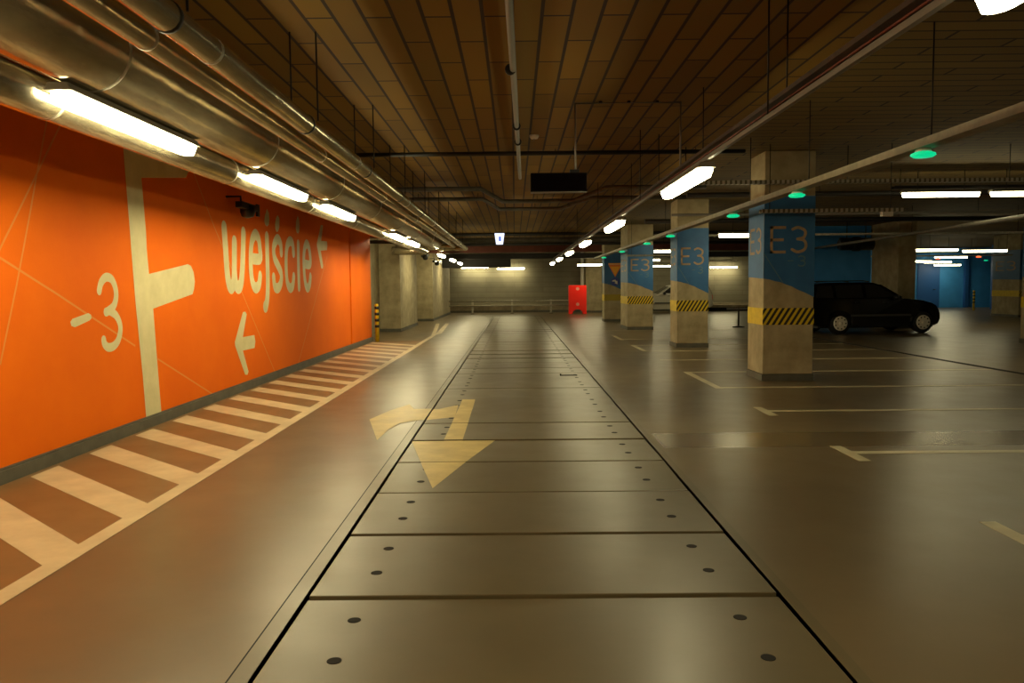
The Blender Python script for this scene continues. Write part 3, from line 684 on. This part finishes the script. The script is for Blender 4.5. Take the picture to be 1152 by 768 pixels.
# ------------------------------------------------------------------ loose things
def bollard(x, y, s, label, cols, group='striped bollards'):
    t = thing('bollard', label, 'bollard', (x,y,0), group=group)
    MB().lathe([(.055,0),(.055,1.0*s),(.045,1.02*s)],(0,0,0),n=16).build('post', cols[0], t)
    for k in range(4):
        z = (.38+.165*k)*s
        MB().lathe([(.0555,z),(.058,z+.002),(.058,z+.075*s),(.0555,z+.077*s)],(0,0,0),n=16).build('reflective_band', cols[1], t)
    return t
bollard(-3.7,20.9,1.0,'yellow bollard with black bands at the end of the orange wall',(M['yellow'],M['black']))
bollard(23.45,40,1.0,'far bollard with yellow, black and pale bands before the blue wall',(M['yellow'],M['black']))
# guard rail
t = thing('guard_rail', 'grey steel guard rail in front of the far concrete wall', 'guard rail', (0,41.5,0))
for x in (-4.2,-2.25,-.15,1.92): 
    MB().box(x-.05,x+.05,0,.08,0,.74).build('post', M['galv'], t)
    MB().box(x-.1,x+.1,-.03,.12,0,.015).build('base_plate', M['darksteel'], t)
for z in (.68,.43):
    m = MB(); m.tube([(-4.3,-.035,z),(3.6,-.035,z)], .035, 10); m.build('rail', M['galv'], t)
# red barrier
t = thing('red_barrier', 'red plastic barrier with two pale discs standing at the far end', 'barrier', (3.24,40.3,0))
o = [(-.46,0),(-.27,0),(-.24,.12),(-.14,.21),(0,.25),(.14,.21),(.24,.12),(.27,0),(.46,0),(.46,1.44),(.42,1.48),(-.42,1.48),(-.46,1.44)]
m = MB(); m.prism([(x,0,z) for x,z in o],(0,.22,0)); m.build('barrier_panel', M['red'], t, bevel=.015)
for z in (1.3,.5): MB().lathe([(.085,-.006),(.085,.0)],(0,0,z),'y',18).build('reflector_disc', M['paleplastic'], t)
for x in (-.37,.37): MB().box(x-.09,x+.09,-.14,.36,0,.05).build('foot', M['red'], t, bevel=.01)
# white downpipe behind it
t = thing('downpipe', 'thin white vertical pipe behind the red barrier', 'pipe', (3.67,42.5,0))
MB().tube([(0,0,0),(0,0,CEIL)], .09, 12).build('pipe_body', M['white'], t)
for z in (.9,2.4): MB().lathe([(.1,z),(.105,z+.01),(.105,z+.05),(.1,z+.06)],(0,0,0),n=14).build('clip', M['galv'], t)
# signs on the fourth column
t = thing('yield_sign', 'inverted yellow triangle sign with orange edge on the fourth column', 'sign', (4.03,31.37,1.78))
tri = lambda s, y: [(0,y,.0+.25*(1-s)),(.27*s,y,.25+.24*s),(-.27*s,y,.25+.24*s)]
m = MB(); m.prism(tri(1.0,0),(0,.015,0)); m.build('sign_plate', plain('orange sign edge', srgb(226,120,10), .4), t)
m = MB(); m.prism(tri(.7,-.003),(0,.003,0)); m.build('sign_centre', plain('yellow sign centre', srgb(240,170,20), .4), t)
m = MB(); m.box(-.27,.27,-.01,.015,.5,.56); m.build('upper_strip', plain('pale orange strip', srgb(250,180,90), .4), t)
t = thing('direction_sign', 'round blue sign with white arrow below the yellow triangle', 'sign', (4.03,31.37,1.6))
MB().lathe([(.17,-.015),(.17,.015)],(0,0,0),'y',28).build('sign_plate', plain('blue sign', srgb(40,62,150), .4), t)
m = MB(); m.poly([(-.12,-.017,.05),(.0,-.017,.08),(.05,-.017,.02),(.08,-.017,.04),(.09,-.017,-.11),(-.03,-.017,-.05),(.01,-.017,-.03),(-.03,-.017,.01),(-.12,-.017,0)]); m.build('white_arrow', M['white'], t)
# light grey cabinet before the white car
t = thing('grey_cabinet', 'light grey box standing before the silver car left of the second column', 'cabinet', (7.75,38.6,0))
MB().box(0,.75,0,.4,.1,1.0).build('cabinet_body', M['white'], t, bevel=.02)
MB().box(.05,.7,.05,.35,0,.1).build('cabinet_base', M['darksteel'], t)
MB().box(.04,.71,-.008,0,.16,.94).build('cabinet_door', M['housing'], t)
# low barrier post between the columns
t = thing('chain_post', 'thin dark post on a flat foot just left of the nearest column', 'post', (7.56,26.4,0))
MB().tube([(0,0,.0),(0,0,.64)], .025, 10).build('post', M['darksteel'], t)
MB().lathe([(.2,0),(.2,.02),(.05,.05)],(0,0,0),n=18).build('foot', M['darksteel'], t)
MB().box(-.4,.4,-.02,.02,.6,.65).build('crossbar', M['conduit'], t)
# loose strip lying on the covers
t = thing('loose_strip', 'small dark strip lying loose near the right edge of the trench covers', 'strip', (.86,12.6,0))
MB().box(-.14,.14,-.02,.02,0,.012).build('strip_bar', M['darksteel'], t, bevel=.003)
MB().box(-.14,-.12,-.03,.03,0,.03).build('bent_end', M['darksteel'], t)
# low kerb block on far floor
t = thing('low_platform', 'low pale platform in front of the far wall between two columns', 'platform', (10.4,42.4,0))
MB().box(0,3.0,0,.9,.2,.36).build('platform_top', M['concrete'], t, bevel=.01)
MB().box(.1,2.9,.1,.8,0,.2).build('platform_shade', M['trench'], t)  # near-black block stands in for the shadow under the ledge

# ------------------------------------------------------------------ cars
def make_car(label, paint, glass, loc, rz, scale=1, trim=None, cap=None):
    t = thing('parked_car', label, 'car', loc, rz); t.scale = (scale,)*3
    trim = trim or M['black']; cap = cap or M['hubcap']
    def arc(cx, a0, a1, r=.365, n=10): return [(cx+r*math.cos(a0+(a1-a0)*i/n), .31+r*math.sin(a0+(a1-a0)*i/n)) for i in range(n+1)]
    lo = [(-.93,.34),(-.97,.42),(-.97,.58),(-.93,.66),(-.9,.97),(1.93,1.0),(2.15,.985),(2.5,.94),(2.82,.86),(2.98,.78),(3.08,.66),(3.14,.55),(3.15,.4),(3.1,.26),(2.95,.21)]
    lo += [(2.855,.21)] + arc(2.51,-.28,PI+.28) + [(2.16,.2),(.35,.2)] + arc(0,-.28,PI+.28) + [(-.36,.22),(-.7,.25)]
    hw = .86; m = MB()
    # plan taper at both ends gives rounded corners
    def yy(x, z):
        q = hw
        if x > 2.3: q -= .2*((x-2.3)/.85)**2
        if x < -.6: q -= .08*((-.6-x)/.37)**2
        if z < .3: q -= .04
        if z > .8: q -= .05*(z-.8)/.2
        return q
    A = [m.bm.verts.new((x,-yy(x,z),z)) for x,z in lo]; B = [m.bm.verts.new((x,yy(x,z),z)) for x,z in lo]
    m.bm.faces.new(A); m.bm.faces.new(B[::-1]); nn = len(lo)
    for i in range(nn): m.bm.faces.new((A[i],B[i],B[(i+1)%nn],A[(i+1)%nn]))
    bmesh.ops.triangulate(m.bm, faces=[f for f in m.bm.faces if len(f.verts) > 4])
    m.build('body', paint, t, bevel=.035)
    hz = lambda z: .80-(z-.97)*.42
    ca = [(-.9,.96),(-.86,1.12),(-.76,1.34),(-.66,1.43),(-.3,1.465),(.9,1.475),(1.15,1.455),(1.28,1.41),(1.97,.98)]
    m = MB(); A = [m.bm.verts.new((x,-hz(z),z)) for x,z in ca]; B = [m.bm.verts.new((x,hz(z),z)) for x,z in ca]
    m.bm.faces.new(A); m.bm.faces.new(B[::-1]); nn = len(ca)
    for i in range(nn): m.bm.faces.new((A[i],B[i],B[(i+1)%nn],A[(i+1)%nn]))
    m.build('cabin', paint, t, bevel=.03)
    e = .012
    for s in (-1,1):
        for k, w in enumerate(([(-.72,1.04),(-.18,1.03),(-.18,1.39),(-.6,1.375)],[(-.08,1.03),(.72,1.03),(.72,1.4),(-.08,1.395)],[(.82,1.03),(1.72,1.05),(1.25,1.36),(1.1,1.4),(.82,1.4)])):
            m = MB(); m.poly([(x,s*(hz(z)+e),z) for x,z in w]); m.build('side_window', glass, t)
        m = MB(); m.tube([(-.6,s*.56,1.49),(-.3,s*.55,1.51),(.8,s*.55,1.515),(1.0,s*.56,1.49)], .015, 8); m.build('roof_rail', trim, t)
        m = MB(); m.box(.3,2.12,s*hw-.005 if s > 0 else -hw-.012,s*hw+.012 if s > 0 else -hw+.005,.5,.56); m.build('side_moulding', M['moulding'], t)
        for x in (.52,1.36):
            y = s*(hw-.02); m = MB(); m.tube([(x-.08,y,.9),(x-.07,y+s*.035,.9),(x+.07,y+s*.035,.9),(x+.08,y,.9)], .012, 6); m.build('door_handle', trim, t)
        m = MB(); m.lathe([(.02,-.09),(.07,-.05),(.075,.03),(.03,.07)],(1.62,s*.93,1.03),'y',12); m.build('door_mirror', trim, t)
        m = MB(); m.prism([(2.82,s*.64,.7),(2.98,s*.5,.7),(3.02,s*.5,.8),(2.86,s*.7,.82)],(.05,0,0)); m.build('headlight', M['lens'], t)
        m = MB(); m.prism([(-.955,s*.5,.7),(-.955,s*.78,.7),(-.93,s*.76,.95),(-.93,s*.52,.95)],(.03,0,0)); m.build('tail_light', M['taillens'], t)
        for x in (0,2.51):
            wh = MB(); wh.lathe([(.2,-.1),(.29,-.1),(.31,-.07),(.31,.07),(.29,.1),(.2,.1)],(x,s*.745,.31),'y',28)
            wo = wh.build('wheel', M['rubber'], t)
            m = MB(); m.lathe([(.06,s*.11),(.17,s*.122),(.205,s*.118),(.21,s*.09)],(x,s*.745,.31),'y',24)
            for q in range(9):
                a = 2*PI*q/9; c, sn = math.cos(a), math.sin(a)
                m.lathe([(.022,s*.126),(.022,s*.09)],(x+c*.155,s*.745,.31+sn*.155),'y',8,mi=1)
            m.lathe([(.02,s*.14),(.055,s*.132),(.06,s*.08)],(x,s*.745,.31),'y',16)
            m.build('hubcap', [cap, M['rubber']], wo)
    m = MB(); v = [(1.325,-.6,1.395),(1.325,.6,1.395),(1.93,.74,1.02),(1.93,-.74,1.02)]
    m.poly([(x+.012,y,z+.012) for x,y,z in v]); m.build('windscreen', glass, t)
    m = MB(); m.poly([(-.885,-.7,1.06),(-.885,.7,1.06),(-.78,.62,1.33),(-.78,-.62,1.33)]); bmesh.ops.translate(m.bm, verts=m.bm.verts, vec=(-.016,0,.005)); m.build('rear_window', glass, t)
    m = MB(); m.box(3.12,3.165,-.35,.35,.52,.62); m.build('grille', trim, t)
    m = MB(); m.box(-.6,2.9,-.7,.7,.17,.24); m.build('underbody', M['black'], t)
    return t
M['hubcap'] = plain('silver hubcap', srgb(222,216,200), .6, 0)
M['moulding'] = plain('moulding with painted highlight', srgb(70,68,66), .25)  # lighter grey imitates the highlight along the door mouldings
M['lens'] = plain('clear lamp lens', srgb(150,150,150), .1, .2)
M['taillens'] = plain('red tail lens', srgb(200,40,36), .25)
M['carblack'] = plain('black car paint', srgb(9,9,11), .18, 0, spec=.6)
M['carsilver'] = plain('silver white car paint', srgb(180,174,158), .3)
M['glass'] = plain('dark car glass', srgb(40,38,36), .1, 0)
make_car('black estate car parked sideways behind the nearest column', M['carblack'], M['glass'], (9.16,23.05,0), .11)
make_car('silver car parked at the far wall between third and second column', M['carsilver'], M['glass'], (9.3,41.2,0), PI, .98)

# ------------------------------------------------------------------ camera
cam = bpy.data.cameras.new('camera'); cam.sensor_width = 36; cam.lens = 878/1152*36; cam.clip_end = 200
co = bpy.data.objects.new('camera', cam); col.objects.link(co)
R = Matrix(((.99994929,.00921244,.00406722),(.00340835,.07043922,-.99751025),(-.009476,.99747353,.07040425)))
co.matrix_world = Matrix.Translation((0,0,1.45)) @ R.to_4x4()
sc = bpy.context.scene; sc.camera = co

w = bpy.data.worlds.new('world'); w.use_nodes = True; sc.world = w
w.node_tree.nodes['Background'].inputs['Color'].default_value = (0,0,0,1)
sc.view_settings.view_transform = 'Standard'; sc.view_settings.look = 'None'; sc.view_settings.gamma = 1
sc.view_settings.use_curve_mapping = False; sc.view_settings.exposure = 0
sc.cycles.use_light_tree = True; sc.cycles.max_bounces = 8; sc.cycles.diffuse_bounces = 5; sc.cycles.glossy_bounces = 4
sc.cycles.sample_clamp_indirect = 6; sc.cycles.use_denoising = True
sc.cycles.caustics_reflective = True; sc.cycles.blur_glossy = .5
